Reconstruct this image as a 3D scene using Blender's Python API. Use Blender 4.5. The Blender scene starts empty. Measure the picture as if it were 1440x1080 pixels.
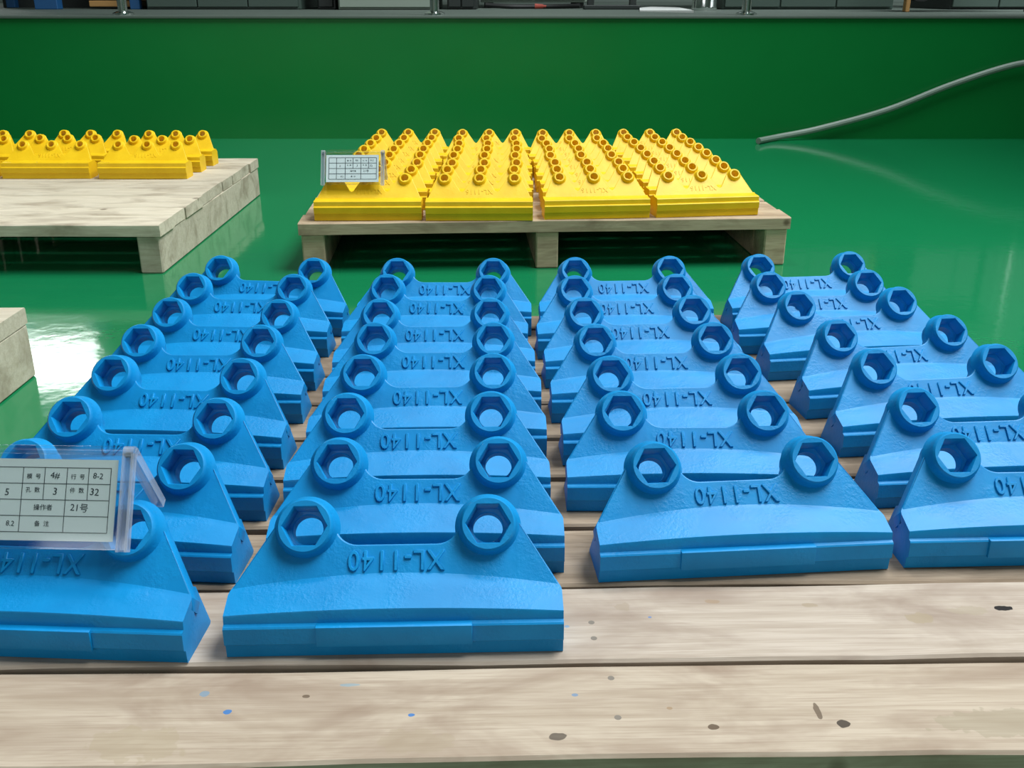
import bpy, bmesh, math, random
from mathutils import Vector, Matrix
R = math.radians
random.seed(7)
SC = bpy.context.scene
COL = SC.collection

# ------------------------------------------------------------------ camera, world, light, exposure
cam = bpy.data.cameras.new('camera')
cam.sensor_fit = 'HORIZONTAL'; cam.sensor_width = 36.0; cam.lens = 35.0
cam.clip_start = 0.02; cam.clip_end = 100
co = bpy.data.objects.new('camera', cam); COL.objects.link(co)
co.location = (0, 0, 0.585); co.rotation_euler = (R(90) - math.atan(555 / 1400), 0, 0)
SC.camera = co
world = bpy.data.worlds.new('hall_ambience'); SC.world = world; world.use_nodes = True
bg = world.node_tree.nodes['Background']
bg.inputs[0].default_value = (0.80, 0.92, 1.0, 1); bg.inputs[1].default_value = 0.12
SC.view_settings.view_transform = 'Standard'; SC.view_settings.look = 'None'
SC.view_settings.gamma = 1.0; SC.view_settings.use_curve_mapping = False
SC.view_settings.exposure = -0.15
def area(name, loc, rot, sx, sy, power, col):
    l = bpy.data.lights.new(name, 'AREA'); l.shape = 'RECTANGLE'; l.size = sx; l.size_y = sy
    l.energy = power; l.color = col
    o = bpy.data.objects.new(name, l); COL.objects.link(o); o.location = loc; o.rotation_euler = rot
    return o
area('roof_skylight', (3.2, 2.1, 6.3), (0, 0, 0), 3.4, 5.0, 1080, (0.92, 0.98, 1.0))
area('side_window_light', (7.4, 1.0, 3.2), (0, R(90), 0), 3.0, 7.0, 130, (0.88, 0.96, 1.0))
area('rear_fill_light', (-2.5, -6.8, 3.2), (R(90), 0, 0), 5.0, 2.4, 140, (0.95, 0.98, 1.0))  # added fill from behind the camera for front faces, no window there

# ------------------------------------------------------------------ helpers
def sharp(me, ang=32):
    for p in me.polygons: p.use_smooth = True
    me.set_sharp_from_angle(angle=R(ang))
def mesh_obj(name, me, mat=None, parent=None, loc=None, rot=None):
    o = bpy.data.objects.new(name, me); COL.objects.link(o)
    if mat is not None:
        me.materials.clear(); me.materials.append(mat)
    if parent is not None: o.parent = parent
    if loc is not None: o.location = loc
    if rot is not None: o.rotation_euler = rot
    return o
def bm_mesh(name, bm, ang=32):
    bmesh.ops.recalc_face_normals(bm, faces=bm.faces)
    me = bpy.data.meshes.new(name); bm.to_mesh(me); bm.free(); sharp(me, ang); return me
def add_box(bm, x0, x1, y0, y1, z0, z1, bev=0.0, seg=1):
    vs = [bm.verts.new(p) for p in ((x0,y0,z0),(x1,y0,z0),(x1,y1,z0),(x0,y1,z0),(x0,y0,z1),(x1,y0,z1),(x1,y1,z1),(x0,y1,z1))]
    fs = [bm.faces.new([vs[i] for i in q]) for q in ((0,3,2,1),(4,5,6,7),(0,1,5,4),(1,2,6,5),(2,3,7,6),(3,0,4,7))]
    if bev > 0:
        es = list({e for f in fs for e in f.edges})
        bmesh.ops.bevel(bm, geom=es, offset=bev, segments=seg, affect='EDGES', profile=0.6)
def box_me(name, x0, x1, y0, y1, z0, z1, bev=0.0, seg=1):
    bm = bmesh.new(); add_box(bm, x0, x1, y0, y1, z0, z1, bev, seg); return bm_mesh(name, bm)
def add_tube(bm, pts, r, n=10, caps=True):
    pts = [Vector(p) for p in pts]; rings = []; up = None
    for i, p in enumerate(pts):
        d = (pts[min(i+1, len(pts)-1)] - pts[max(i-1, 0)]).normalized()
        if up is None: up = d.orthogonal().normalized()
        u = (up - d * up.dot(d)).normalized(); up = u; v = d.cross(u)
        rr = r[i] if isinstance(r, (list, tuple)) else r
        rings.append([bm.verts.new(p + (u * math.cos(a) + v * math.sin(a)) * rr) for a in [2*math.pi*k/n for k in range(n)]])
    for a, b in zip(rings, rings[1:]):
        for k in range(n): bm.faces.new((a[k], a[(k+1) % n], b[(k+1) % n], b[k]))
    if caps: bm.faces.new(rings[0][::-1]); bm.faces.new(rings[-1])
def add_rings(bm, rings, closed=False):
    vr = [[bm.verts.new(p) for p in r] for r in rings]; n = len(vr[0])
    pairs = list(zip(vr, vr[1:])) + ([(vr[-1], vr[0])] if closed else [])
    for a, b in pairs:
        for k in range(n): bm.faces.new((a[k], a[(k+1) % n], b[(k+1) % n], b[k]))
    return vr
def thing(name, label, cat, loc=(0,0,0), rz=0.0, group=None):
    o = bpy.data.objects.new(name, None); COL.objects.link(o); o.empty_display_size = 0.05
    o.location = loc; o.rotation_euler = (0, 0, rz); tag(o, label, cat, group); return o
def tag(o, label, cat, group=None):
    o['label'] = label; o['category'] = cat
    if group: o['group'] = group
    return o
def structure(o, label=None):
    o['kind'] = 'structure'
    if label: o['label'] = label
    return o
def copy_tree(o, parent=None):
    c = o.copy(); COL.objects.link(c); c.parent = parent
    for ch in list(o.children): copy_tree(ch, c)
    return c
def flat_outline(name, loops, thick, bevel=0.0):
    """2-D outline with holes -> solid plate mesh, centred on z = 0"""
    cu = bpy.data.curves.new(name, 'CURVE'); cu.dimensions = '2D'; cu.fill_mode = 'BOTH'
    cu.extrude = thick / 2 - bevel; cu.bevel_depth = bevel; cu.bevel_resolution = 1; cu.offset = -bevel
    for lp in loops:
        s = cu.splines.new('POLY'); s.points.add(len(lp) - 1); s.use_cyclic_u = True
        for q, (x, y) in zip(s.points, lp): q.co = (x, y, 0, 1)
    o = bpy.data.objects.new(name, cu); COL.objects.link(o)
    dg = bpy.context.evaluated_depsgraph_get(); dg.update()
    me = bpy.data.meshes.new_from_object(o.evaluated_get(dg))
    bpy.data.objects.remove(o); bpy.data.curves.remove(cu); me.name = name
    return me
def text_me(name, body, size, depth, spacing=1.0, bevel=0.0, align='CENTER', res=3):
    cu = bpy.data.curves.new(name, 'FONT'); cu.body = body; cu.size = size; cu.extrude = depth
    cu.align_x = align; cu.align_y = 'CENTER'; cu.space_character = spacing; cu.resolution_u = res
    cu.bevel_depth = bevel; cu.bevel_resolution = 0
    o = bpy.data.objects.new(name, cu); COL.objects.link(o)
    dg = bpy.context.evaluated_depsgraph_get(); dg.update()
    me = bpy.data.meshes.new_from_object(o.evaluated_get(dg))
    bpy.data.objects.remove(o); bpy.data.curves.remove(cu); me.name = name
    return me

# ------------------------------------------------------------------ materials
def new_mat(name):
    m = bpy.data.materials.new(name); m.use_nodes = True
    nt = m.node_tree; b = nt.nodes['Principled BSDF']; return m, nt, b
def N(nt, t, **kw):
    n = nt.nodes.new(t)
    for k, v in kw.items(): setattr(n, k, v)
    return n
def L(nt, a, b): nt.links.new(a, b)
def plain(name, col, rough=0.5, metal=0.0, spec=0.5, emit=None, es=0.0):
    m, nt, b = new_mat(name)
    b.inputs['Base Color'].default_value = (*col, 1); b.inputs['Roughness'].default_value = rough
    b.inputs['Metallic'].default_value = metal; b.inputs['Specular IOR Level'].default_value = spec
    if emit: b.inputs['Emission Color'].default_value = (*emit, 1); b.inputs['Emission Strength'].default_value = es
    return m
def mix(nt, fac, a, b):
    n = N(nt, 'ShaderNodeMix', data_type='RGBA')
    for sock, v in ((n.inputs[0], fac), (n.inputs[6], a), (n.inputs[7], b)):
        if isinstance(v, (tuple, list)): sock.default_value = (*v, 1)
        elif isinstance(v, (int, float)): sock.default_value = v
        else: L(nt, v, sock)
    return n.outputs[2]
def ramp(nt, src, stops):
    r = N(nt, 'ShaderNodeValToRGB'); e = r.color_ramp.elements
    while len(e) < len(stops): e.new(0.5)
    for k, (p, c) in zip(e, stops): k.position = p; k.color = (*c, 1) if isinstance(c, (tuple, list)) else (c, c, c, 1)
    L(nt, src, r.inputs[0]); return r.outputs[0]
def coords(nt, scale=(1,1,1), offset=True):
    tc = N(nt, 'ShaderNodeTexCoord'); mp = N(nt, 'ShaderNodeMapping'); mp.inputs['Scale'].default_value = scale
    if offset:
        oi = N(nt, 'ShaderNodeObjectInfo'); mul = N(nt, 'ShaderNodeVectorMath', operation='SCALE')
        mul.inputs[0].default_value = (31.7, 17.3, 9.1); L(nt, oi.outputs['Random'], mul.inputs['Scale'])
        ad = N(nt, 'ShaderNodeVectorMath', operation='ADD'); L(nt, tc.outputs['Object'], ad.inputs[0]); L(nt, mul.outputs[0], ad.inputs[1])
        L(nt, ad.outputs[0], mp.inputs[0])
    else: L(nt, tc.outputs['Object'], mp.inputs[0])
    return mp.outputs[0]
def noise(nt, vec, scale, detail=3.0, rough=0.55, dist=0.0):
    n = N(nt, 'ShaderNodeTexNoise'); n.inputs['Scale'].default_value = scale; n.inputs['Detail'].default_value = detail
    n.inputs['Roughness'].default_value = rough; n.inputs['Distortion'].default_value = dist
    L(nt, vec, n.inputs['Vector']); return n.outputs['Fac']
def bump(nt, b, h, strength, dist):
    n = N(nt, 'ShaderNodeBump'); n.inputs['Strength'].default_value = strength; n.inputs['Distance'].default_value = dist
    L(nt, h, n.inputs['Height']); L(nt, n.outputs[0], b.inputs['Normal']); return n

def cast_paint(name, c0, c1, rough, bstr):
    m, nt, b = new_mat(name); v = coords(nt)
    big = noise(nt, v, 22, 3); L(nt, mix(nt, ramp(nt, big, [(0.35, 0.0), (0.65, 1.0)]), c0, c1), b.inputs['Base Color'])
    fine = noise(nt, v, 330, 2, 0.6); patch = ramp(nt, noise(nt, v, 30, 2), [(0.42, 0.12), (0.62, 1.0)])
    mu = N(nt, 'ShaderNodeMath', operation='MULTIPLY'); L(nt, fine, mu.inputs[0]); L(nt, patch, mu.inputs[1])
    bump(nt, b, mu.outputs[0], bstr, 0.0016)
    b.inputs['Roughness'].default_value = rough; b.inputs['Specular IOR Level'].default_value = 0.32
    return m
BLUE = cast_paint('blue_casting_paint', (0.0005, 0.215, 0.52), (0.001, 0.25, 0.585), 0.45, 0.30)
YELLOW = cast_paint('yellow_casting_paint', (0.76, 0.47, 0.006), (0.82, 0.53, 0.010), 0.45, 0.25)

def wood(name, pale, mid, dark, spots=()):
    m, nt, b = new_mat(name)
    v = coords(nt, (1.6, 26, 26)); grain = noise(nt, v, 5.0, 6, 0.6, 0.4)
    v2 = coords(nt, (1.0, 2.2, 2.2)); blot = noise(nt, v2, 7.0, 4, 0.6, 0.6)
    fine = noise(nt, coords(nt, (2.5, 110, 110)), 6.0, 4, 0.6, 0.2)
    col = mix(nt, ramp(nt, grain, [(0.36, 0.0), (0.62, 1.0)]), mid, pale)
    col = mix(nt, ramp(nt, fine, [(0.50, 0.0), (0.70, 0.45)]), col, dark)
    col = mix(nt, ramp(nt, blot, [(0.48, 0.0), (0.72, 0.8)]), col, dark)
    v3 = coords(nt, (1.0, 1.0, 1.0)); kn = N(nt, 'ShaderNodeTexVoronoi'); kn.inputs['Scale'].default_value = 7.0; L(nt, v3, kn.inputs['Vector'])
    col = mix(nt, ramp(nt, kn.outputs['Distance'], [(0.035, 0.75), (0.075, 0.0)]), col, (dark[0]*0.4, dark[1]*0.35, dark[2]*0.3))
    oi = N(nt, 'ShaderNodeObjectInfo'); hv = N(nt, 'ShaderNodeHueSaturation')
    mr = N(nt, 'ShaderNodeMapRange'); mr.inputs['To Min'].default_value = 0.86; mr.inputs['To Max'].default_value = 1.08
    L(nt, oi.outputs['Random'], mr.inputs['Value']); L(nt, mr.outputs[0], hv.inputs['Value']); L(nt, col, hv.inputs['Color'])
    col = hv.outputs[0]
    if spots:
        tc = N(nt, 'ShaderNodeTexCoord'); wob = N(nt, 'ShaderNodeTexNoise'); wob.inputs['Scale'].default_value = 90.0
        L(nt, tc.outputs['Object'], wob.inputs['Vector'])
        for (x, y, rx, ry, c, a) in spots:
            mp = N(nt, 'ShaderNodeMapping', vector_type='POINT'); L(nt, tc.outputs['Object'], mp.inputs[0])
            mp.inputs['Location'].default_value = (-x / rx, -y / ry, 0); mp.inputs['Scale'].default_value = (1 / rx, 1 / ry, 0)
            ln = N(nt, 'ShaderNodeVectorMath', operation='LENGTH'); L(nt, mp.outputs[0], ln.inputs[0])
            ad = N(nt, 'ShaderNodeMath', operation='MULTIPLY_ADD'); ad.inputs[1].default_value = 0.9; L(nt, wob.outputs['Fac'], ad.inputs[0]); L(nt, ln.outputs['Value'], ad.inputs[2])
            col = mix(nt, ramp(nt, ad.outputs[0], [(0.95, a), (1.45, 0.0)]), col, c)
    L(nt, col, b.inputs['Base Color']); b.inputs['Roughness'].default_value = 0.72; b.inputs['Specular IOR Level'].default_value = 0.25
    bump(nt, b, grain, 0.35, 0.0008)
    return m
WOOD = wood('pallet_wood', (0.58, 0.45, 0.31), (0.47, 0.35, 0.23), (0.24, 0.16, 0.10))
WOOD_GAP_SHADE = wood('gap_shaded_pallet_wood', (0.36, 0.275, 0.20), (0.27, 0.20, 0.14), (0.13, 0.09, 0.06))  # darker wood copy: shade in the gaps between castings put into the colour
WOOD_PALE = wood('bleached_pallet_wood', (0.66, 0.59, 0.47), (0.56, 0.49, 0.37), (0.30, 0.24, 0.17))

def floor_mat():
    m, nt, b = new_mat('green_epoxy_floor'); v = coords(nt, (1,1,1), False)
    n1 = noise(nt, v, 1.3, 3)
    L(nt, mix(nt, n1, (0.006, 0.165, 0.058), (0.008, 0.20, 0.075)), b.inputs['Base Color'])
    b.inputs['Roughness'].default_value = 0.09; b.inputs['Specular IOR Level'].default_value = 0.45
    w = noise(nt, v, 26, 2); bump(nt, b, w, 0.10, 0.0025)
    return m
FLOOR = floor_mat()
def wall_mat():
    m, nt, b = new_mat('green_gloss_wall'); v = coords(nt, (1,1,1), False)
    n1 = noise(nt, v, 2.2, 3)
    L(nt, mix(nt, n1, (0.002, 0.150, 0.028), (0.003, 0.19, 0.038)), b.inputs['Base Color'])
    b.inputs['Roughness'].default_value = 0.28; b.inputs['Specular IOR Level'].default_value = 0.35
    bump(nt, b, noise(nt, v, 9, 2), 0.06, 0.01)
    return m
WALLG = wall_mat()
def concrete_mat(name, c0, c1, rough):
    m, nt, b = new_mat(name); v = coords(nt, (1,1,1), False)
    L(nt, mix(nt, noise(nt, v, 3.0, 5), c0, c1), b.inputs['Base Color']); b.inputs['Roughness'].default_value = rough
    return m
CONC = concrete_mat('platform_concrete', (0.075, 0.10, 0.085), (0.115, 0.14, 0.12), 0.6)
HALL = concrete_mat('hall_wall_paint', (0.10, 0.13, 0.115), (0.13, 0.16, 0.14), 0.8)
ROOF = concrete_mat('roof_sheet', (0.26, 0.28, 0.28), (0.32, 0.34, 0.34), 0.8)
CHROME = plain('polished_steel', (0.75, 0.78, 0.76), 0.16, 1.0)
DARK = plain('dark_machine_paint', (0.016, 0.022, 0.020), 0.5)
GREYG = plain('grey_green_panel_paint', (0.055, 0.085, 0.070), 0.45)
PALE = plain('pale_panel_paint', (0.26, 0.31, 0.26), 0.5)
BLACK = plain('black_rubber', (0.01, 0.011, 0.011), 0.6)
RED = plain('red_plastic', (0.35, 0.05, 0.03), 0.5)
BLUEP = plain('blue_machine_paint', (0.01, 0.08, 0.22), 0.5)
TIMBER = plain('orange_timber', (0.45, 0.24, 0.08), 0.6)
HOSE = plain('grey_green_hose', (0.19, 0.25, 0.21), 0.5)
DAY = plain('daylight_glass', (0.8, 0.8, 0.8), 0.5, emit=(0.95, 1.0, 0.97), es=14.0)
PAPER = plain('white_paper', (0.74, 0.80, 0.80), 0.8, spec=0.2)
INK = plain('black_ink', (0.035, 0.05, 0.06), 0.7)
NAIL = plain('nail_steel', (0.20, 0.17, 0.14), 0.6, 0.3)
def acrylic():
    m = bpy.data.materials.new('clear_acrylic'); m.use_nodes = True; nt = m.node_tree
    for n in list(nt.nodes): nt.nodes.remove(n)
    out = N(nt, 'ShaderNodeOutputMaterial'); tr = N(nt, 'ShaderNodeBsdfTransparent'); tr.inputs[0].default_value = (0.955, 0.97, 0.975, 1)
    gl = N(nt, 'ShaderNodeBsdfGlossy'); gl.inputs['Roughness'].default_value = 0.06; gl.inputs[0].default_value = (1, 1, 1, 1)
    lw = N(nt, 'ShaderNodeLayerWeight'); pw = N(nt, 'ShaderNodeMath', operation='POWER'); pw.inputs[1].default_value = 4.0; L(nt, lw.outputs['Facing'], pw.inputs[0])
    ma = N(nt, 'ShaderNodeMath', operation='MULTIPLY_ADD'); ma.inputs[1].default_value = 0.7; ma.inputs[2].default_value = 0.035; L(nt, pw.outputs[0], ma.inputs[0])
    mx = N(nt, 'ShaderNodeMixShader'); L(nt, ma.outputs[0], mx.inputs[0]); L(nt, tr.outputs[0], mx.inputs[1]); L(nt, gl.outputs[0], mx.inputs[2])
    L(nt, mx.outputs[0], out.inputs[0]); return m
ACRYL = acrylic()
def acrylic_edge():
    m, nt, b = new_mat('thick_acrylic_edge')
    b.inputs['Base Color'].default_value = (0.70, 0.74, 0.82, 1); b.inputs['Roughness'].default_value = 0.12
    tr = N(nt, 'ShaderNodeBsdfTransparent'); tr.inputs[0].default_value = (0.86, 0.88, 0.93, 1)
    mx = N(nt, 'ShaderNodeMixShader'); mx.inputs[0].default_value = 0.30
    L(nt, tr.outputs[0], mx.inputs[1]); L(nt, b.outputs[0], mx.inputs[2]); L(nt, mx.outputs[0], nt.nodes['Material Output'].inputs[0])
    return m
ACEDGE = acrylic_edge()

# ------------------------------------------------------------------ hall shell and green platform
WY, PZ = 4.28, 0.487                      # green platform face, platform height
def shell(name, x0, x1, y0, y1, z0, z1, mat, label=None, bev=0.0):
    return structure(mesh_obj(name, box_me(name, x0, x1, y0, y1, z0, z1, bev, 2), mat), label)
shell('floor', -8, 8, -7, WY + 0.02, -0.1, 0.0, FLOOR, 'glossy green epoxy workshop floor')
shell('wall_front', -8, 8, WY, WY + 0.15, 0, PZ - 0.012, WALLG, 'green painted face of the raised platform')
shell('floor_platform', -8, 8, WY - 0.012, 9.0, PZ - 0.012, PZ, CONC, 'grey concrete top of the raised platform', 0.004)
shell('wall_back', -8, 8, 9.0, 9.15, 0, 6.5, HALL, 'dark far wall of the hall')
shell('wall_left', -8.15, -8, -7, 9.15, 0, 6.5, HALL)
shell('wall_right', 8, 8.15, -7, 9.15, 0, 6.5, HALL)
shell('wall_rear', -8, 8, -7.15, -7, 0, 6.5, HALL)
shell('wall_shade_blocker', 2.32, 2.42, 2.4, WY, 0, 3.8, HALL, 'added dark partition, unseen at the right, shading the platform face')  # added out of view to block light, darkens the green wall's right end
shell('ceiling', -8.15, 8.15, -7.15, 9.15, 6.5, 6.6, ROOF)
def window(n, x0, x1, z0, z1, y, label):
    w = structure(mesh_obj('window_%d' % n, box_me('window', x0, x1, y, y + 0.02, z0, z1), DAY), label)
    bm = bmesh.new(); t = 0.05
    for a in ((x0 - t, x1 + t, z1, z1 + t), (x0 - t, x1 + t, z0 - t, z0), (x0 - t, x0, z0, z1), (x1, x1 + t, z0, z1)):
        add_box(bm, a[0], a[1], y - 0.03, y + 0.03, a[2], a[3])
    mesh_obj('window_frame', bm_mesh('window_frame', bm), GREYG, w)
window(1, -5.0, -3.95, 2.52, 2.98, 8.96, 'small bright window high on the far wall')
# ------------------------------------------------------------------ castings
TH = R(45)
def make_casting(color, name, P):
    """origin at the middle of the front lower edge; front faces -y"""
    root = bpy.data.objects.new(name, None); COL.objects.link(root); root.empty_display_size = 0.03
    W, d0, h0, hk = P['W'], P['d0'], P['h0'], P['hk']
    s2h = lambda s: h0 + s * math.cos(TH)
    h2s = lambda h: (h - h0) / math.cos(TH)
    # --- plate outline in (x, s)
    loops, hwfun = P['outline'](h2s)
    holes = [[(cx + P['hole'] * math.cos(a), P['bs'] + P['hole'] * math.sin(a)) for a in [2*math.pi*k/40 for k in range(40)]] for cx in P['bx']]
    plate = flat_outline('plate', [loops] + holes, P['T'], 0.0013)
    bm = bmesh.new(); bm.from_mesh(plate); bpy.data.meshes.remove(plate)
    # plate z (outward normal) -> local (x, d, h)
    tilt = Matrix(((1,0,0,0),(0,math.sin(TH),-math.cos(TH),d0),(0,math.cos(TH),math.sin(TH),h0),(0,0,0,1)))
    bmesh.ops.transform(bm, matrix=tilt @ Matrix.Translation((0, 0, -P['T'] / 2)), verts=bm.verts)
    # --- base block, lofted along x
    nst = 24; rings = []
    for i in range(nst + 1):
        t = -1 + 2 * i / nst; a = 1 - t * t
        ring = []
        for (d, h) in P['profile'](a):
            ring.append((t * hwfun(d, h), d, h))
        rings.append(ring)
    vr = add_rings(bm, rings)
    for ring, sg in ((vr[0], -1), (vr[-1], 1)):
        cv = bm.verts.new((sg * hwfun(0.0, 0.0), 0.028, 0.020))
        for k in range(len(ring)): bm.faces.new((ring[k], ring[(k + 1) % len(ring)], cv))
    bmesh.ops.recalc_face_normals(bm, faces=bm.faces)
    me = bpy.data.meshes.new('body'); bm.to_mesh(me); bm.free(); sharp(me, 28)
    mesh_obj('body', me, color, root)
    # --- raised bars on the front
    if P.get('pad'):
        x0, x1, y0, z0, z1 = P['pad']
        mesh_obj('raised_bar', box_me('raised_bar', x0, x1, y0, y0 + 0.012, z0, z1, 0.0012, 2), color, root)
    # --- bosses
    n = 48; bm = bmesh.new(); r1, pr = P['br'], P['bp']
    circ = lambda r, z: [(r * math.cos(2*math.pi*k/n), r * math.sin(2*math.pi*k/n), z) for k in range(n)]
    if P['hex']:
        def hexr(Rh, z):
            out = []
            for k in range(n):
                a = 2*math.pi*k/n; q = (a % (math.pi/3)) - math.pi/6
                rr = Rh * math.cos(math.pi/6) / math.cos(q); out.append((rr*math.cos(a), rr*math.sin(a), z))
            return out
        hx = P['hex']
        rings = [circ(r1 + 0.0040, -0.0030), circ(r1 + 0.0022, 0.0006), circ(r1 + 0.0010, 0.0035), circ(r1, 0.0075), circ(r1 - 0.0004, pr - 0.002), circ(r1 - 0.0022, pr),
                 hexr(hx + 0.0004, pr - 0.0002), hexr(hx - 0.0004, pr - 0.0016), hexr(hx - 0.0010, pr - 0.018), circ(0.0128, pr - 0.0185), circ(0.0120, pr - 0.0195), circ(0.0120, -P['T'] - 0.0006), circ(P['hole'] + 0.001, -P['T'] - 0.0006), circ(P['hole'] + 0.001, -0.0010)]
    else:
        rings = [circ(r1 + 0.004, -0.001), circ(r1 + 0.002, 0.001), circ(r1, 0.004), circ(r1 - 0.0004, pr - 0.0015), circ(r1 - 0.0018, pr),
                 circ(P['br_in'] + 0.0008, pr), circ(P['br_in'], pr - 0.001), circ(P['br_in'], -P['T'] - 0.0006), circ(P['hole'] + 0.001, -P['T'] - 0.0006), circ(P['hole'] + 0.001, -0.001)]
    add_rings(bm, rings, closed=True)
    bme = bm_mesh('boss', bm, 35)
    rotm = tilt.to_3x3().to_4x4()
    for cx in P['bx']:
        o = mesh_obj('boss', bme, color, root); o.matrix_local = tilt @ Matrix.Translation((cx, P['bs'], 0)) @ Matrix.Rotation(P['axis'], 4, 'X')
    # --- cast lettering, upside down on the plate
    txt, ts, tsp, tcx, tcs, tw = P['text']
    tm = text_me('lettering', txt, ts, P['td'], tsp, P['td'] * 0.4)
    xs = [v.co.x for v in tm.vertices]; kx = tw / (max(xs) - min(xs)); x_mid = (max(xs) + min(xs)) / 2
    for v in tm.vertices: v.co.x = (v.co.x - x_mid) * kx
    o = mesh_obj('lettering', tm, color, root); o['label'] = 'raised cast lettering'
    o.matrix_local = tilt @ Matrix.Translation((tcx, tcs, 0.0003)) @ Matrix.Rotation(math.pi, 4, 'Z')
    return root

def arc(cx, cy, r, a0, a1, n):
    return [(cx + r * math.cos(a0 + (a1 - a0) * k / n), cy + r * math.sin(a0 + (a1 - a0) * k / n)) for k in range(n + 1)]
# blue two-hole casting
def blue_outline(h2s):
    bx, bs, r, W2, hk, sd, rf = 0.0718, 0.0379, 0.0229, 0.1285, 0.0425, 0.0245, 0.018
    s_lo = h2s(hk); px, py = W2, s_lo                         # right lower corner
    dx, dy = px - bx, py - bs; D = math.hypot(dx, dy); base = math.atan2(dy, dx); al = math.acos(r / D)
    at = base + al                                            # tangent point angle (outer side)
    fy = sd + rf; fd = fy - bs; fx = bx - math.sqrt((r + rf) ** 2 - fd ** 2)
    ai = math.atan2(fy - bs, fx - bx)                         # angle on boss towards fillet centre
    right = [(px, py)] + arc(bx, bs, r, at, ai, 18)
    fa0 = math.atan2(bs - fy, bx - fx); right += arc(fx, fy, rf, fa0, -math.pi / 2, 8)[1:]
    left = [(-x, y) for x, y in right[::-1]]
    lo = h2s(0.036)
    loop = [(-W2, lo), (W2, lo)] + right + left
    tx, ty = bx + r * math.cos(at), bs + r * math.sin(at)
    k = (tx - W2) / (ty - s_lo)
    def half_width(d, h):                                     # the sloping end cut runs square to the plate
        q = (d - 0.0367) * math.sin(TH) + (h - 0.0509) * math.cos(TH)
        return W2 if q <= s_lo else W2 + k * (q - s_lo) - 0.0002
    return loop, half_width
def blue_profile(a):
    hf = 0.0370 + 0.0045 * a; hs = 0.0432 + 0.0077 * a; ds = 0.0367 + (hs - 0.0509) * math.tan(TH)
    return [(0.056, 0.002), (0.054, 0.0), (0.005, 0.0), (0.0038, 0.001), (0.0030, 0.0122), (0.0006, 0.0135), (0.0, 0.0145), (0.0004, 0.0278), (0.0014, 0.0290), (0.0044, 0.0300),
            (0.0050, hf - 0.0016), (0.0056, hf - 0.0004), (0.0070, hf), (0.5 * (ds + 0.0070), 0.5 * (hf + hs) + 0.0004), (ds - 0.004, hs - 0.0006), (ds, hs + 0.0005), (ds + 0.004, hs + 0.0026), (ds + 0.013, hs - 0.001), (0.056, 0.034 + 0.006 * a)]
BP = dict(W=0.257, d0=0.0367, h0=0.0509, hk=0.0425, outline=blue_outline, T=0.018, hole=0.0215, bx=(-0.0718, 0.0718), bs=0.0379, axis=R(5),
          profile=blue_profile, pad=(-0.059, 0.059, -0.0022, 0.0125, 0.0300), br=0.0224, bp=0.0120, hex=0.0178, td=0.0010,
          text=('XL-1140', 0.0225, 1.16, 0.0, 0.0119, 0.076))
blue = make_casting(BLUE, 'blue_casting', BP)
ORD = ['frontmost', 'second from the front', 'third from the front', 'fourth from the front', 'fifth from the front', 'sixth from the front', 'seventh from the front', 'rearmost']
COLN = ['leftmost', 'second', 'third', 'rightmost']
BT = 0.110
BPOS = [
 [(-0.374, 0.626, -3.0), (-0.366, 0.736, -3.6), (-0.364, 0.839, -1.6), (-0.371, 0.956, -4.0), (-0.374, 1.068, -0.6), (-0.378, 1.177, -3.4), (-0.383, 1.299, -2.2), (-0.375, 1.395, -5.6)],
 [(-0.089, 0.630, 1.7), (-0.083, 0.743, 0.9), (-0.091, 0.852, 1.6), (-0.091, 0.965, 1.6), (-0.094, 1.077, 0.0), (-0.099, 1.177, 1.0), (-0.107, 1.293, -2.0), (-0.100, 1.386, 0.0)],
 [(0.203, 0.740, 4.8), (0.182, 0.856, 0.2), (0.183, 0.962, 2.7), (0.175, 1.074, 2.6), (0.171, 1.187, 4.2), (0.164, 1.293, 3.4), (0.170, 1.395, 3.2)],
 [(0.4745, 0.757, 2.0), (0.484, 0.871, 4.6), (0.485, 0.990, 6.6), (0.477, 1.098, 8.2), (0.461, 1.222, 8.0), (0.443, 1.315, 4.6), (0.454, 1.419, 6.6)]]
first = True
for c, rows in enumerate(BPOS):
    for r, (x, y, yaw) in enumerate(rows):
        o = blue if first else copy_tree(blue); first = False
        o.location = (x, y, BT); o.rotation_euler = (0, 0, R(yaw))
        rn = ORD[-1] if r == len(rows) - 1 else ORD[r]
        tag(o, 'blue two-hole casting, %s in the %s column of the blue pallet' % (rn, COLN[c]) + (', behind the table card' if c == 0 and r == 0 else ''), 'casting', 'blue castings on the near pallet')

# yellow three-hole casting
YB = 0.0782
def yellow_outline(h2s):
    bs, W2 = 0.0503, 0.1150
    pts = [(W2, h2s(0.034)), (W2, 0.0015)]
    for cx in (YB, 0.0, -YB):
        pts += arc(cx, bs, 0.0165, R(30), R(150), 9)
        if cx > -YB:
            m = cx - YB / 2
            pts += [(m + 0.004, bs - 0.0290), (m, bs - 0.0320), (m - 0.004, bs - 0.0290)]
    pts += [(-W2, 0.0015), (-W2, h2s(0.034))]
    return pts, (lambda d, h: 0.118)
def yellow_profile(a):
    return [(0.060, 0.002), (0.058, 0.0), (0.006, 0.0), (0.0045, 0.001), (0.0040, 0.0150), (0.0012, 0.0165), (0.0002, 0.0300), (0.0012, 0.0312), (0.0042, 0.0322), (0.0052, 0.0415), (0.0066, 0.0430), (0.0150, 0.0432), (0.031, 0.0435), (0.036, 0.0455), (0.050, 0.0420), (0.060, 0.034)]
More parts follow.
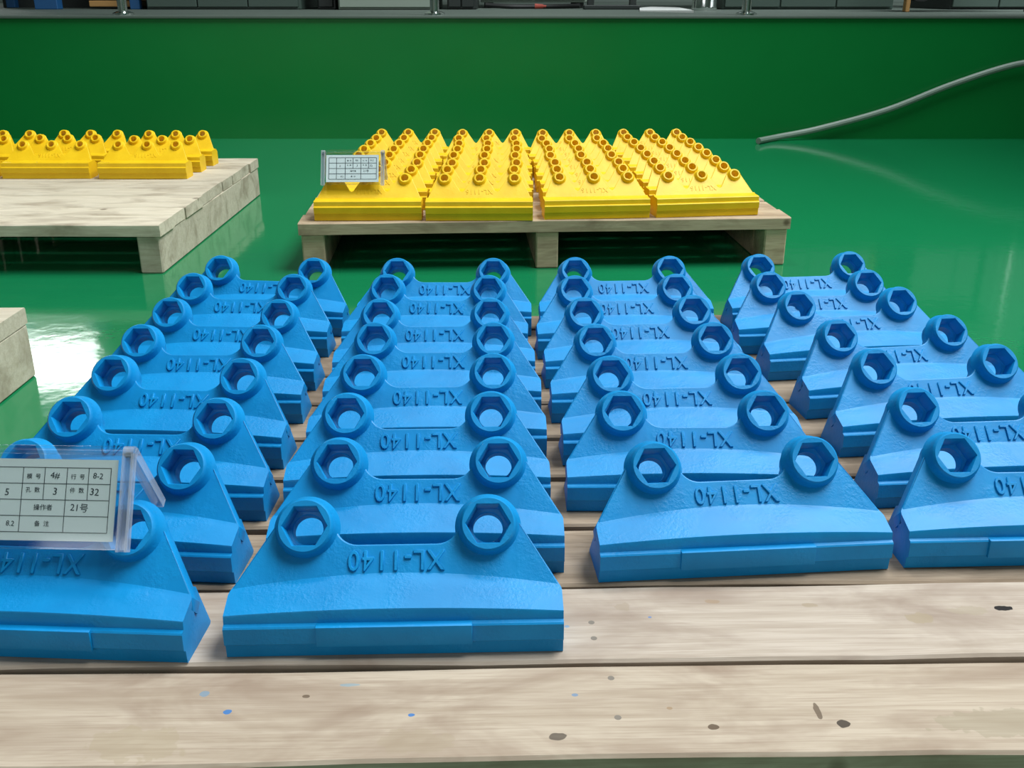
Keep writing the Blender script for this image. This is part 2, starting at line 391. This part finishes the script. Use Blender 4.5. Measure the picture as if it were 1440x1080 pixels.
YP = dict(W=0.236, d0=0.033, h0=0.0435, hk=0.03, outline=yellow_outline, T=0.016, hole=0.0098, bx=(-YB, 0.0, YB), bs=0.0503, axis=R(5),
          profile=yellow_profile, pad=None, br=0.0130, br_in=0.0080, bp=0.0085, hex=None, td=0.0004, text=('XL-1116', 0.0170, 1.1, 0.0, 0.0186, 0.060))
yellow = make_casting(YELLOW, 'yellow_casting', YP)
YPOS = [
 [(-0.317, 2.171, 1.0), (-0.313, 2.284, 1.1), (-0.308, 2.386, 1.2), (-0.311, 2.505, 1.3), (-0.311, 2.608, 1.4), (-0.308, 2.716, 1.5), (-0.305, 2.819, 1.6), (-0.304, 2.937, 1.8)],
 [(-0.072, 2.170, 0.6), (-0.072, 2.284, 1.1), (-0.067, 2.380, 0.4), (-0.071, 2.499, -0.6), (-0.065, 2.607, 0.9), (-0.067, 2.705, -0.6), (-0.074, 2.811, -1.0), (-0.065, 2.930, 2.0)],
 [(0.190, 2.190, 5.2), (0.189, 2.294, 5.2), (0.187, 2.392, 4.0), (0.180, 2.506, 4.0), (0.181, 2.614, 4.0), (0.177, 2.714, 4.0), (0.166, 2.811, 3.3), (0.170, 2.926, 1.6)],
 [(0.440, 2.216, 8.0), (0.436, 2.324, 7.6), (0.434, 2.420, 7.0), (0.431, 2.532, 6.5), (0.426, 2.636, 5.0), (0.417, 2.739, 2.0), (0.408, 2.836, 0.5), (0.408, 2.934, 1.2)]]
first = True
for c, rows in enumerate(YPOS):
    for r, (x, y, yaw) in enumerate(rows):
        o = yellow if first else copy_tree(yellow); first = False
        o.location = (x, y, BT); o.rotation_euler = (0, 0, R(yaw))
        rn = ORD[r]
        tag(o, 'yellow three-hole casting, %s in the %s column of the middle pallet' % (rn, COLN[c]), 'casting', 'yellow castings on the middle pallet')
LPOS = [[(-0.992, 2.690, 0.5), (-0.985, 2.794, 1.2), (-0.981, 2.902, 0)], [(-1.253, 2.692, 0.3), (-1.260, 2.818, 1.0), (-1.233, 2.910, 0)], [(-1.512, 2.690, 0), (-1.512, 2.80, 0), (-1.486, 2.903, 0)]]
LROW = ['front', 'middle', 'back']; LCOL = ['right-hand', 'middle', 'left-hand']
for c, rows in enumerate(LPOS):
    for r, (x, y, yaw) in enumerate(rows):
        o = copy_tree(yellow); o.location = (x, y, BT); o.rotation_euler = (0, 0, R(yaw))
        tag(o, 'yellow three-hole casting, %s row, %s column of the far left pallet' % (LROW[r], LCOL[c]), 'casting', 'yellow castings on the far left pallet')

# ------------------------------------------------------------------ pallets
def plank_me(name, lx, ly, lz, wob=0.0015, seed=0):
    rnd = random.Random(seed); n = 14; bm = bmesh.new(); rings = []
    b = 0.0022
    e0 = e1 = 0.0
    for i in range(n + 1):
        x = -lx / 2 + lx * i / n
        e0 = 0.75 * e0 + rnd.uniform(-wob, wob); e1 = 0.75 * e1 + rnd.uniform(-wob, wob); zt = rnd.uniform(-0.0006, 0.0006)
        y0, y1, z0, z1 = -ly / 2 + e0, ly / 2 + e1, -lz, zt
        rings.append([(x, y0, z0), (x, y0, z1 - b), (x, y0 + b, z1), (x, y1 - b, z1), (x, y1, z1 - b), (x, y1, z0)])
    vr = add_rings(bm, rings); bm.faces.new(vr[0][::-1]); bm.faces.new(vr[-1])
    return bm_mesh(name, bm, 30)
nail_bm = bmesh.new(); add_rings(nail_bm, [[(0.0026*math.cos(2*math.pi*k/10), 0.0026*math.sin(2*math.pi*k/10), z) for k in range(10)] for z in (-0.002, 0.0003)])
bmesh.ops.holes_fill(nail_bm, edges=nail_bm.edges); NAIL_ME = bm_mesh('nail', nail_bm)
def pallet(label, loc, rz, lx, planks, stringers, depth0, depth1, hgt=0.11, tk=0.026, mat=None, seed=0, mats={}, nails=(), bottom=True, sw=0.05):
    """x centred; y measured from the front edge; planks = [(y0, y1)], stringers = x centres running back to front"""
    t = thing('wooden_pallet', label, 'pallet', loc, rz, 'wooden pallets')
    for i, (y0, y1) in enumerate(planks):
        ln = lx + random.Random(seed * 31 + i).uniform(-0.012, 0.006)
        o = mesh_obj('plank', plank_me('plank', ln, y1 - y0, tk, 0.0016, seed * 50 + i), mats.get(i, mat), t, (0, (y0 + y1) / 2, hgt))
    for k, sx in enumerate(stringers):
        bm = bmesh.new(); add_box(bm, -sw / 2, sw / 2, depth0, depth1, 0.0, hgt - tk - 0.0002, 0.003, 1)
        mesh_obj('stringer', bm_mesh('stringer', bm), mat, t, (sx, 0, 0))
    for (x, y) in nails:
        mesh_obj('nail', NAIL_ME, NAIL, t, (x, y, hgt))
    return t
# near pallet under the blue castings
DK, BP_, KN = (0.10, 0.065, 0.04), (0.03, 0.16, 0.42), (0.035, 0.025, 0.018)
BRN = (0.30, 0.20, 0.12)
spots0 = [(0.085, -0.020, 0.0065, 0.0048, DK, 0.9), (0.058, 0.0, 0.004, 0.003, BRN, 0.8), (-0.025, -0.028, 0.013, 0.007, KN, 0.75), (0.162, -0.005, 0.004, 0.014, DK, 0.8), (0.176, -0.019, 0.008, 0.007, KN, 0.9),
          (-0.255, 0.002, 0.0055, 0.0045, BP_, 0.9), (-0.277, 0.022, 0.007, 0.006, (0.060, 0.25, 0.42), 0.5), (-0.125, -0.004, 0.0058, 0.0042, BP_, 0.9), (-0.203, 0.018, 0.005, 0.003, DK, 0.8),
          (0.345, -0.030, 0.05, 0.010, (0.080, 0.30, 0.50), 0.35), (-0.310, -0.03, 0.06, 0.03, (0.340, 0.27, 0.17), 0.35), (-0.120, -0.03, 0.05, 0.02, (0.340, 0.27, 0.18), 0.3), (0.290, -0.02, 0.09, 0.025, (0.280, 0.24, 0.16), 0.4),
          (-0.008, 0.015, 0.004, 0.003, (0.040, 0.2, 0.4), 0.6), (-0.172, 0.030, 0.012, 0.003, (0.130, 0.3, 0.4), 0.5)]
spots1 = [(0.353, 0.012, 0.0125, 0.0075, (0.012, 0.009, 0.008), 1.0), (0.280, 0.0, 0.020, 0.014, (0.320, 0.25, 0.16), 0.6), (0.325, 0.010, 0.030, 0.012, (0.340, 0.28, 0.20), 0.5), (0.195, 0.020, 0.012, 0.006, (0.310, 0.24, 0.16), 0.6), (0.115, 0.026, 0.010, 0.005, BRN, 0.6), (0.040, 0.02, 0.012, 0.01, (0.320, 0.25, 0.18), 0.5), (0.060, 0.005, 0.0035, 0.003, BP_, 0.6), (-0.008, -0.006, 0.004, 0.003, (0.080, 0.25, 0.42), 0.6)]
WOOD_F0 = wood('front_plank_wood', (0.47, 0.385, 0.30), (0.38, 0.30, 0.225), (0.25, 0.175, 0.125), spots0)
WOOD_F1 = wood('second_plank_wood', (0.49, 0.41, 0.34), (0.40, 0.325, 0.26), (0.27, 0.20, 0.155), spots1)
bplanks = [(0.0, 0.0985), (0.1035, 0.2045), (0.2085, 0.302), (0.311, 0.404), (0.413, 0.503), (0.513, 0.607), (0.617, 0.705), (0.714, 0.806), (0.815, 0.900), (0.909, 0.968)]
pallet('weathered wooden pallet in the foreground carrying the blue castings', (0.055, 0.5225, 0), R(1.1), 1.09, bplanks, (-0.495, 0.0, 0.495), 0.004, 0.962, mat=WOOD_GAP_SHADE, seed=1,
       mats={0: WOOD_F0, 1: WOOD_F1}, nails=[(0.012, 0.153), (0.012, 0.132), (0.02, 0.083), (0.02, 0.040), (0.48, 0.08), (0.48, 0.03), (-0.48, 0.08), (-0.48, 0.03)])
# middle pallet under the yellow castings
n9 = [(i * 0.0965, i * 0.0965 + 0.091) for i in range(10)]
pallet('wooden pallet in the middle of the floor carrying the main block of yellow castings', (0.079, 2.178, 0), R(3.2), 1.09, n9, (-0.518, 0.0, 0.518), 0.006, 0.955, mat=WOOD, seed=2)
# left pallets
n7 = [(0.0, 0.098), (0.103, 0.186), (0.192, 0.330), (0.336, 0.425), (0.431, 0.520), (0.527, 0.62), (0.627, 0.72), (0.727, 0.81), (0.817, 0.915)]
pallet('pale wooden pallet at the far left with yellow castings along its back', (-1.3175, 2.135, 0), 0.0, 1.10, n7, (-0.522, 0.0, 0.522), 0.004, 0.912, mat=WOOD_PALE, seed=3)
n8 = [(i * 0.101, i * 0.101 + 0.096) for i in range(9)]
pallet('empty pale wooden pallet, only one corner showing at the left edge', (-1.3225, 0.610, 0), 0.0, 1.10, n8, (-0.522, 0.0, 0.522), 0.004, 0.905, hgt=0.115, mat=WOOD_PALE, seed=4)

# ------------------------------------------------------------------ table cards
def table_card(label, loc, rz, w, near):
    """bent clear acrylic tent with a form behind the front pane; origin under the ridge at the lower edge level, x centred"""
    t = thing('table_card', label, 'sign', loc, rz)
    hd, ht, th = 0.039, 0.0677, 0.0026                              # half depth, height, sheet thickness
    ln = math.hypot(hd, ht); ang = math.atan2(hd, ht)
    fr = Matrix.Translation((0, -hd, 0)) @ Matrix.Rotation(math.pi/2 - ang, 4, 'X')    # local x, y up the pane, z outwards (front)
    bk = Matrix.Translation((0, hd, 0)) @ Matrix.Rotation(math.pi, 4, 'Z') @ Matrix.Rotation(math.pi/2 - ang, 4, 'X')
    pane = box_me('front_pane', -w/2, w/2, 0, ln - 0.003, -th/2, th/2, 0.0004)
    o = mesh_obj('front_pane', pane, ACRYL, t); o.matrix_local = fr
    o = mesh_obj('back_pane', pane, ACRYL, t); o.matrix_local = bk
    bm = bmesh.new(); add_tube(bm, [(-w/2, 0, ht - 0.002), (w/2, 0, ht - 0.002)], 0.0036, 12)
    mesh_obj('ridge', bm_mesh('ridge', bm), ACRYL, t)
    for sx in (-1, 1):
        x0 = sx * (w/2 - 0.0042)
        for m4 in (fr, bk):
            xx = x0 if m4 is fr else -x0
            # U-shaped channel folded round the sheet's end
            pr = [(-0.0042, -0.0044), (0.0042, -0.0044), (0.0042, 0.0032), (0.0027, 0.0032), (0.0027, -0.0030), (-0.0027, -0.0030), (-0.0027, 0.0032), (-0.0042, 0.0032)]
            bm = bmesh.new(); vr = add_rings(bm, [[(xx + a, y, b) for a, b in pr] for y in (-0.001, ln - 0.004)])
            bm.faces.new(vr[0][::-1]); bm.faces.new(vr[1])
            o = mesh_obj('side_channel', bm_mesh('side_channel', bm), ACEDGE, t); o.matrix_local = m4
        bm = bmesh.new(); add_tube(bm, [(x0 - 0.0042, 0, ht - 0.003), (x0 + 0.0042, 0, ht - 0.003)], 0.0045, 12)
        mesh_obj('corner_cap', bm_mesh('corner_cap', bm), ACEDGE, t)
    bm = bmesh.new(); add_box(bm, -w/2 + 0.009, w/2 - 0.009, 0.0, 0.0016, -0.004, 0.0022, 0.0003)
    o = mesh_obj('lower_lip', bm_mesh('lower_lip', bm), ACRYL, t); o.matrix_local = fr
    # paper just behind the front pane
    p0, p1 = -w/2 + 0.011, w/2 - 0.013; y0, y1 = 0.0065, ln - 0.009
    pp = mesh_obj('paper_form', box_me('paper_form', p0, p1, y0, y1, -0.0003, 0.0003), PAPER, t); pp.matrix_local = fr @ Matrix.Translation((0, 0, -th/2 - 0.0006))
    pp['label'] = 'white printed form with handwritten entries'
    # ruled table
    bm = bmesh.new(); lw = 0.00022 if near else 0.0006
    tx0, tx1, ty0, ty1 = p0 + 0.006, p1 - 0.005, y0 + 0.0065, y1 - 0.0065
    rows = [ty0 + (ty1 - ty0) * k / 4 for k in range(5)]
    H = lambda x0, x1, y: add_box(bm, x0, x1, y - lw, y + lw, 0.0003, 0.0005)
    V = lambda x, y0, y1: add_box(bm, x - lw, x + lw, y0, y1, 0.0003, 0.0005)
    for y in rows: H(tx0, tx1, y)
    Wd = tx1 - tx0; X = [tx0 + Wd * q for q in (0, 0.16, 0.36, 0.53, 0.68, 0.83, 1.0)]
    for x in (X[0], X[1], X[3] - 0.0195, X[4] - 0.0007, X[6]): V(x, ty0, ty1)
    for x in (X[3] - 0.0025, X[5] + 0.0005): V(x, rows[2], rows[4])
    mesh_obj('ruled_table', bm_mesh('ruled_table', bm), INK, pp)
    c = X; cx3 = X[3] - 0.0195
    rm = [(rows[k] + rows[k+1]) / 2 for k in range(4)]
    items = [('printed_text', '模  号', (cx3 + X[3] - 0.0025) / 2, rm[3] - 0.001, 0.0044), ('handwriting', '4#', (X[3] - 0.0025 + X[4]) / 2 - 0.001, rm[3], 0.0068), ('printed_text', '行  号', (X[4] + X[5]) / 2, rm[3] - 0.001, 0.0044), ('handwriting', '8-2', (X[5] + X[6]) / 2 - 0.001, rm[3], 0.0062),
             ('printed_text', '孔  数', (cx3 + X[3] - 0.0025) / 2, rm[2] + 0.001, 0.0044), ('handwriting', '3', (X[3] - 0.0025 + X[4]) / 2, rm[2], 0.0078), ('printed_text', '件  数', (X[4] + X[5]) / 2, rm[2] + 0.001, 0.0044), ('handwriting', '32', (X[5] + X[6]) / 2 - 0.003, rm[2], 0.0075),
             ('printed_text', '操作者', (cx3 + X[4]) / 2, rm[1], 0.0050), ('handwriting', '21号', (X[4] + X[6]) / 2 - 0.006, rm[1], 0.0072), ('printed_text', '备  注', (cx3 + X[4]) / 2, rm[0], 0.0046), ('handwriting', '8.2', cx3 - 0.007, rm[0], 0.0055), ('handwriting', '5', cx3 - 0.0115, rm[2] - 0.001, 0.0075)]
    for nm, s, x, y, sz in items:
        me = text_me(nm, s, sz if near else sz * 0.9, 0.0001, 1.0, 0.0, res=2)
        sh = Matrix.Identity(4)
        if nm == 'handwriting': sh[0][1] = 0.16
        o = mesh_obj(nm, me, INK, pp); o.matrix_local = Matrix.Translation((x, y, 0.0004)) @ sh
    return t
table_card('clear acrylic table card with a filled-in form, on the front left blue castings', (-0.3615, 0.7000, BT + 0.0770), R(-2.0), 0.140, True)
table_card('clear acrylic table card with a small form, on the front left yellow castings', (-0.3530, 2.246, BT + 0.0740), R(1.0), 0.140, False)

# ------------------------------------------------------------------ hose, railing and machines on the platform
def bez(pts, n=12):
    out = []
    P = [Vector(p) for p in pts]
    for i in range(len(P) - 1):
        a, b, c, d = P[max(i-1, 0)], P[i], P[i+1], P[min(i+2, len(P)-1)]
        for k in range(n):
            t = k / n
            out.append(0.5 * ((2*b) + (c - a)*t + (2*a - 5*b + 4*c - d)*t*t + (3*b - a - 3*c + d)*t**3))
    out.append(P[-1]); return out
bm = bmesh.new()
add_tube(bm, bez([(1.00, WY - 0.16, 0.013), (1.10, WY - 0.07, 0.016), (1.28, WY - 0.03, 0.045), (1.55, WY - 0.03, 0.12), (1.80, WY - 0.03, 0.22), (2.03, WY - 0.03, 0.295), (2.20, WY - 0.035, 0.32), (2.5, WY - 0.03, 0.36), (3.0, WY - 0.02, 0.42), (3.25, WY + 0.02, 0.505), (3.6, WY + 0.3, 0.51)]), 0.0125, 10)
tag(mesh_obj('hose', bm_mesh('hose', bm), HOSE), 'grey hose running up the green wall at the right', 'hose')

rail = thing('safety_railing', 'polished steel railing posts along the edge of the green platform', 'railing', (0, WY + 0.05, PZ))
post_bm = bmesh.new(); add_tube(post_bm, [(0,0,0), (0,0,1.0)], 0.019, 16); POST = bm_mesh('post', post_bm)
fl_bm = bmesh.new(); add_rings(fl_bm, [[(r*math.cos(2*math.pi*k/20), r*math.sin(2*math.pi*k/20), z) for k in range(20)] for r, z in ((0.001, 0.0), (0.042, 0.0), (0.042, 0.008), (0.030, 0.013), (0.019, 0.016))]); FLG = bm_mesh('flange', fl_bm)
for x in (-4.07, -2.83, -1.585, -0.315, 0.955, 2.22, 3.46):
    p = mesh_obj('post', POST, CHROME, rail, (x, 0, 0)); mesh_obj('flange', FLG, CHROME, p)
for z in (0.5, 0.99):
    bm = bmesh.new(); add_tube(bm, [(-4.07, 0, z), (3.46, 0, z)], 0.016, 12); mesh_obj('rail', bm_mesh('rail', bm), CHROME, rail)

def cabinet(name, label, cat, x0, x1, y0, y1, h, mat, doors=2, plinth=0.0, gap=0.0, door_mat=None):
    t = thing(name, label, cat, ((x0+x1)/2, y0, PZ)); w = x1 - x0; d = y1 - y0
    mesh_obj('body', box_me('body', -w/2, w/2, 0.006, d, plinth, h, 0.004), mat, t)
    if plinth > 0:
        for sx in (-w/2 + 0.04, w/2 - 0.04):
            for yy in (0.04, d - 0.04):
                mesh_obj('foot', box_me('foot', sx-0.02, sx+0.02, yy-0.02, yy+0.02, 0, plinth + 0.001, 0.003), BLACK, t)
    for k in range(doors):
        a = -w/2 + 0.008 + k * (w - 0.016) / doors; b = a + (w - 0.016) / doors - 0.006
        dd = mesh_obj('door', box_me('door', a, b, -0.012, 0.008, plinth + 0.012, h - 0.01, 0.003), door_mat or mat, t)
        mesh_obj('handle', box_me('handle', b - 0.05, b - 0.035, -0.035, -0.010, h*0.5, h*0.5 + 0.12, 0.003), CHROME, dd)
    return t
def px(p, y): return (p - 720) / 1400 * (y * 0.9297 + 0.11 * 0.3683)
Y1 = 5.55
# left bench
b = thing('workbench', 'dark workbench with a timber shelf at the left of the platform', 'workbench', (px(100, Y1), Y1, PZ))
mesh_obj('top', box_me('top', -0.62, 0.36, 0, 0.6, 0.80, 0.86, 0.004), TIMBER, b)
for x in (-0.58, 0.30):
    for yy in (0.03, 0.52): mesh_obj('leg', box_me('leg', x, x + 0.05, yy, yy + 0.05, 0, 0.80, 0.003), BLUEP, b)
mesh_obj('leg', box_me('leg', -0.20, -0.08, 0.03, 0.10, 0, 0.80, 0.003), BLUEP, b)
mesh_obj('shelf', box_me('shelf', 0.06, 0.28, 0.1, 0.5, 0.012, 0.042, 0.003), TIMBER, b)
mesh_obj('back_panel', box_me('back_panel', -0.62, 0.36, 0.57, 0.6, 0.0, 0.80), DARK, b)
cabinet('machine_cabinet', 'dark grey-green machine cabinet right of the workbench', 'cabinet', px(207, Y1), px(424, Y1), Y1, 6.1, 1.3, GREYG, 3)
cabinet('steel_locker', 'narrow dark steel locker between the grey-green and pale cabinets', 'locker', px(447, Y1), px(473, Y1), Y1, 6.0, 1.5, DARK, 1)
cabinet('machine_cabinet', 'pale grey machine cabinet behind the middle railing post', 'cabinet', px(476, Y1 - 0.1), px(611, Y1 - 0.1), Y1 - 0.1, 6.1, 1.2, PALE, 1)
cabinet('steel_locker', 'black steel locker right of the pale machine cabinet', 'locker', px(629, Y1), px(670, Y1), Y1, 6.0, 1.5, DARK, 2)
cabinet('machine_cabinet', 'pale machine cabinet on low black feet behind the black air line', 'cabinet', px(676, Y1 + 0.4), px(826, Y1 + 0.4), Y1 + 0.4, 6.6, 1.2, PALE, 2, 0.03)
bm = bmesh.new(); add_tube(bm, bez([(px(683, Y1+0.2), Y1 + 0.2, PZ + 0.02), (px(720, Y1+0.2), Y1 + 0.18, PZ + 0.012), (px(770, Y1+0.2), Y1 + 0.22, PZ + 0.012), (px(815, Y1+0.2), Y1 + 0.18, PZ + 0.015)]), 0.012, 8)
tag(mesh_obj('air_line', bm_mesh('air_line', bm), BLACK), 'black air line lying in front of the pale cabinet', 'hose')
bm = bmesh.new(); add_tube(bm, [(px(752, Y1+0.13), Y1 + 0.13, PZ + 0.014), (px(764, Y1+0.13), Y1 + 0.13, PZ + 0.014)], [0.014, 0.010], 10)
add_tube(bm, [(px(764, Y1+0.13), Y1 + 0.13, PZ + 0.014), (px(768, Y1+0.13), Y1 + 0.13, PZ + 0.014)], 0.006, 8)
tag(mesh_obj('hose_nozzle', bm_mesh('hose_nozzle', bm), RED), 'small red nozzle beside the black air line', 'nozzle')
g = thing('support_frame', 'dark steel support frame left of the sunlit patch', 'frame', (px(858, Y1), Y1, PZ))
for x in (-0.12, 0.10):
    mesh_obj('leg', box_me('leg', x, x + 0.035, 0, 0.04, 0, 1.0, 0.003), DARK, g)
mesh_obj('foot_beam', box_me('foot_beam', -0.14, 0.16, -0.02, 0.05, 0, 0.022, 0.004), DARK, g); mesh_obj('cross_beam', box_me('cross_beam', -0.12, 0.135, 0, 0.04, 0.9, 1.0, 0.003), DARK, g)
# steel drum
bm = bmesh.new(); n = 28
add_rings(bm, [[(r*math.cos(2*math.pi*k/n), r*math.sin(2*math.pi*k/n), z) for k in range(n)] for r, z in ((0.001, 0), (0.060, 0), (0.063, 0.012), (0.060, 0.02), (0.060, 0.29), (0.064, 0.30), (0.060, 0.31), (0.060, 0.60), (0.063, 0.61), (0.058, 0.615), (0.001, 0.605))])
d = thing('steel_cylinder', 'shiny steel cylinder right of the sunlit patch', 'cylinder', (px(992, Y1 - 0.3), Y1 - 0.25, PZ)); mesh_obj('shell', bm_mesh('shell', bm), CHROME, d)
bm = bmesh.new(); add_tube(bm, [(0, 0, 0.60), (0, 0, 0.66)], 0.012, 10); mesh_obj('valve', bm_mesh('valve', bm), BLACK, d)
cabinet('machine_cabinet', 'wide dark grey-green machine cabinet right of the steel cylinder', 'cabinet', px(1016, Y1), px(1255, Y1), Y1, 6.2, 1.4, GREYG, 3)
cst = thing('tool_trolley', 'dark trolley on a fat black wheel near the right end', 'trolley', (px(1284, 5.0), 4.95, PZ))
bm = bmesh.new(); add_tube(bm, [(0.0, -0.02, 0.13), (0.0, 0.02, 0.13)], 0.085, 24); 
mesh_obj('wheel', bm_mesh('wheel', bm), BLACK, cst); mesh_obj('leg', box_me('leg', -0.065, -0.045, -0.02, 0.02, 0, 0.5, 0.003), TIMBER, cst)
mesh_obj('leg', box_me('leg', 0.5, 0.52, -0.02, 0.02, 0, 0.5, 0.003), DARK, cst); mesh_obj('tray', box_me('tray', -0.08, 0.55, -0.15, 0.25, 0.5, 0.56, 0.004), DARK, cst)
cabinet('machine_cabinet', 'black machine cabinet with a pale door at the right end of the platform', 'cabinet', px(1335, Y1), px(1470, Y1), Y1, 6.2, 1.4, DARK, 2, door_mat=GREYG)
bm = bmesh.new()
pts = [(0.60, 5.00), (0.82, 4.80), (0.87, 5.2), (0.88, 5.6), (0.80, 6.1), (0.66, 5.5)]
lo = [bm.verts.new((x, y, PZ)) for x, y in pts]; hi = [bm.verts.new((x, y, PZ + 0.006 + 0.004 * (k % 2))) for k, (x, y) in enumerate(pts)]
bm.faces.new(lo[::-1]); bm.faces.new(hi)
for k in range(len(pts)): bm.faces.new((lo[k], lo[(k+1) % 6], hi[(k+1) % 6], hi[k]))
tag(mesh_obj('sunlit_patch', bm_mesh('sunlit_patch', bm), plain('sunlit_patch_white', (0.9, 0.9, 0.88), 0.35)), 'sunlit patch of the platform left of the steel cylinder, painted as a thin white slab', 'light patch')  # white slab painted in for sunlight falling on the platform floor

# ------------------------------------------------------------------ added lamp, out of view, brightens the middle of the green wall
def added_high_bay(loc, power):
    t = thing('added_bay_lamp', 'added bell-shaped lamp, unseen above the pallets, brightening the green wall', 'lamp', loc)
    n = 32; bm = bmesh.new()
    add_rings(bm, [[(r*math.cos(2*math.pi*k/n), r*math.sin(2*math.pi*k/n), z) for k in range(n)] for r, z in ((0.05, 0.30), (0.09, 0.28), (0.16, 0.20), (0.21, 0.08), (0.23, 0.0), (0.222, 0.0), (0.20, 0.08), (0.15, 0.19), (0.085, 0.27), (0.05, 0.29))], closed=True)
    mesh_obj('reflector', bm_mesh('reflector', bm), PALE, t)
    bm = bmesh.new(); add_tube(bm, [(0, 0, 0.27), (0, 0, 0.48)], 0.06, 20); mesh_obj('gear_housing', bm_mesh('gear_housing', bm), DARK, t)
    bm = bmesh.new(); add_tube(bm, [(0, 0, 0.48), (0, 0, 6.5 - loc[2])], 0.008, 8); mesh_obj('suspension_rod', bm_mesh('suspension_rod', bm), CHROME, t)
    l = bpy.data.lights.new('added_lamp_light', 'SPOT'); l.energy = power; l.spot_size = R(80); l.spot_blend = 0.6; l.shadow_soft_size = 0.2; l.color = (1.0, 0.98, 0.93)
    o = bpy.data.objects.new('added_lamp_light', l); COL.objects.link(o); o.parent = t; o.location = (0, 0, -0.02)
added_high_bay((-0.25, 2.4, 3.7), 130)
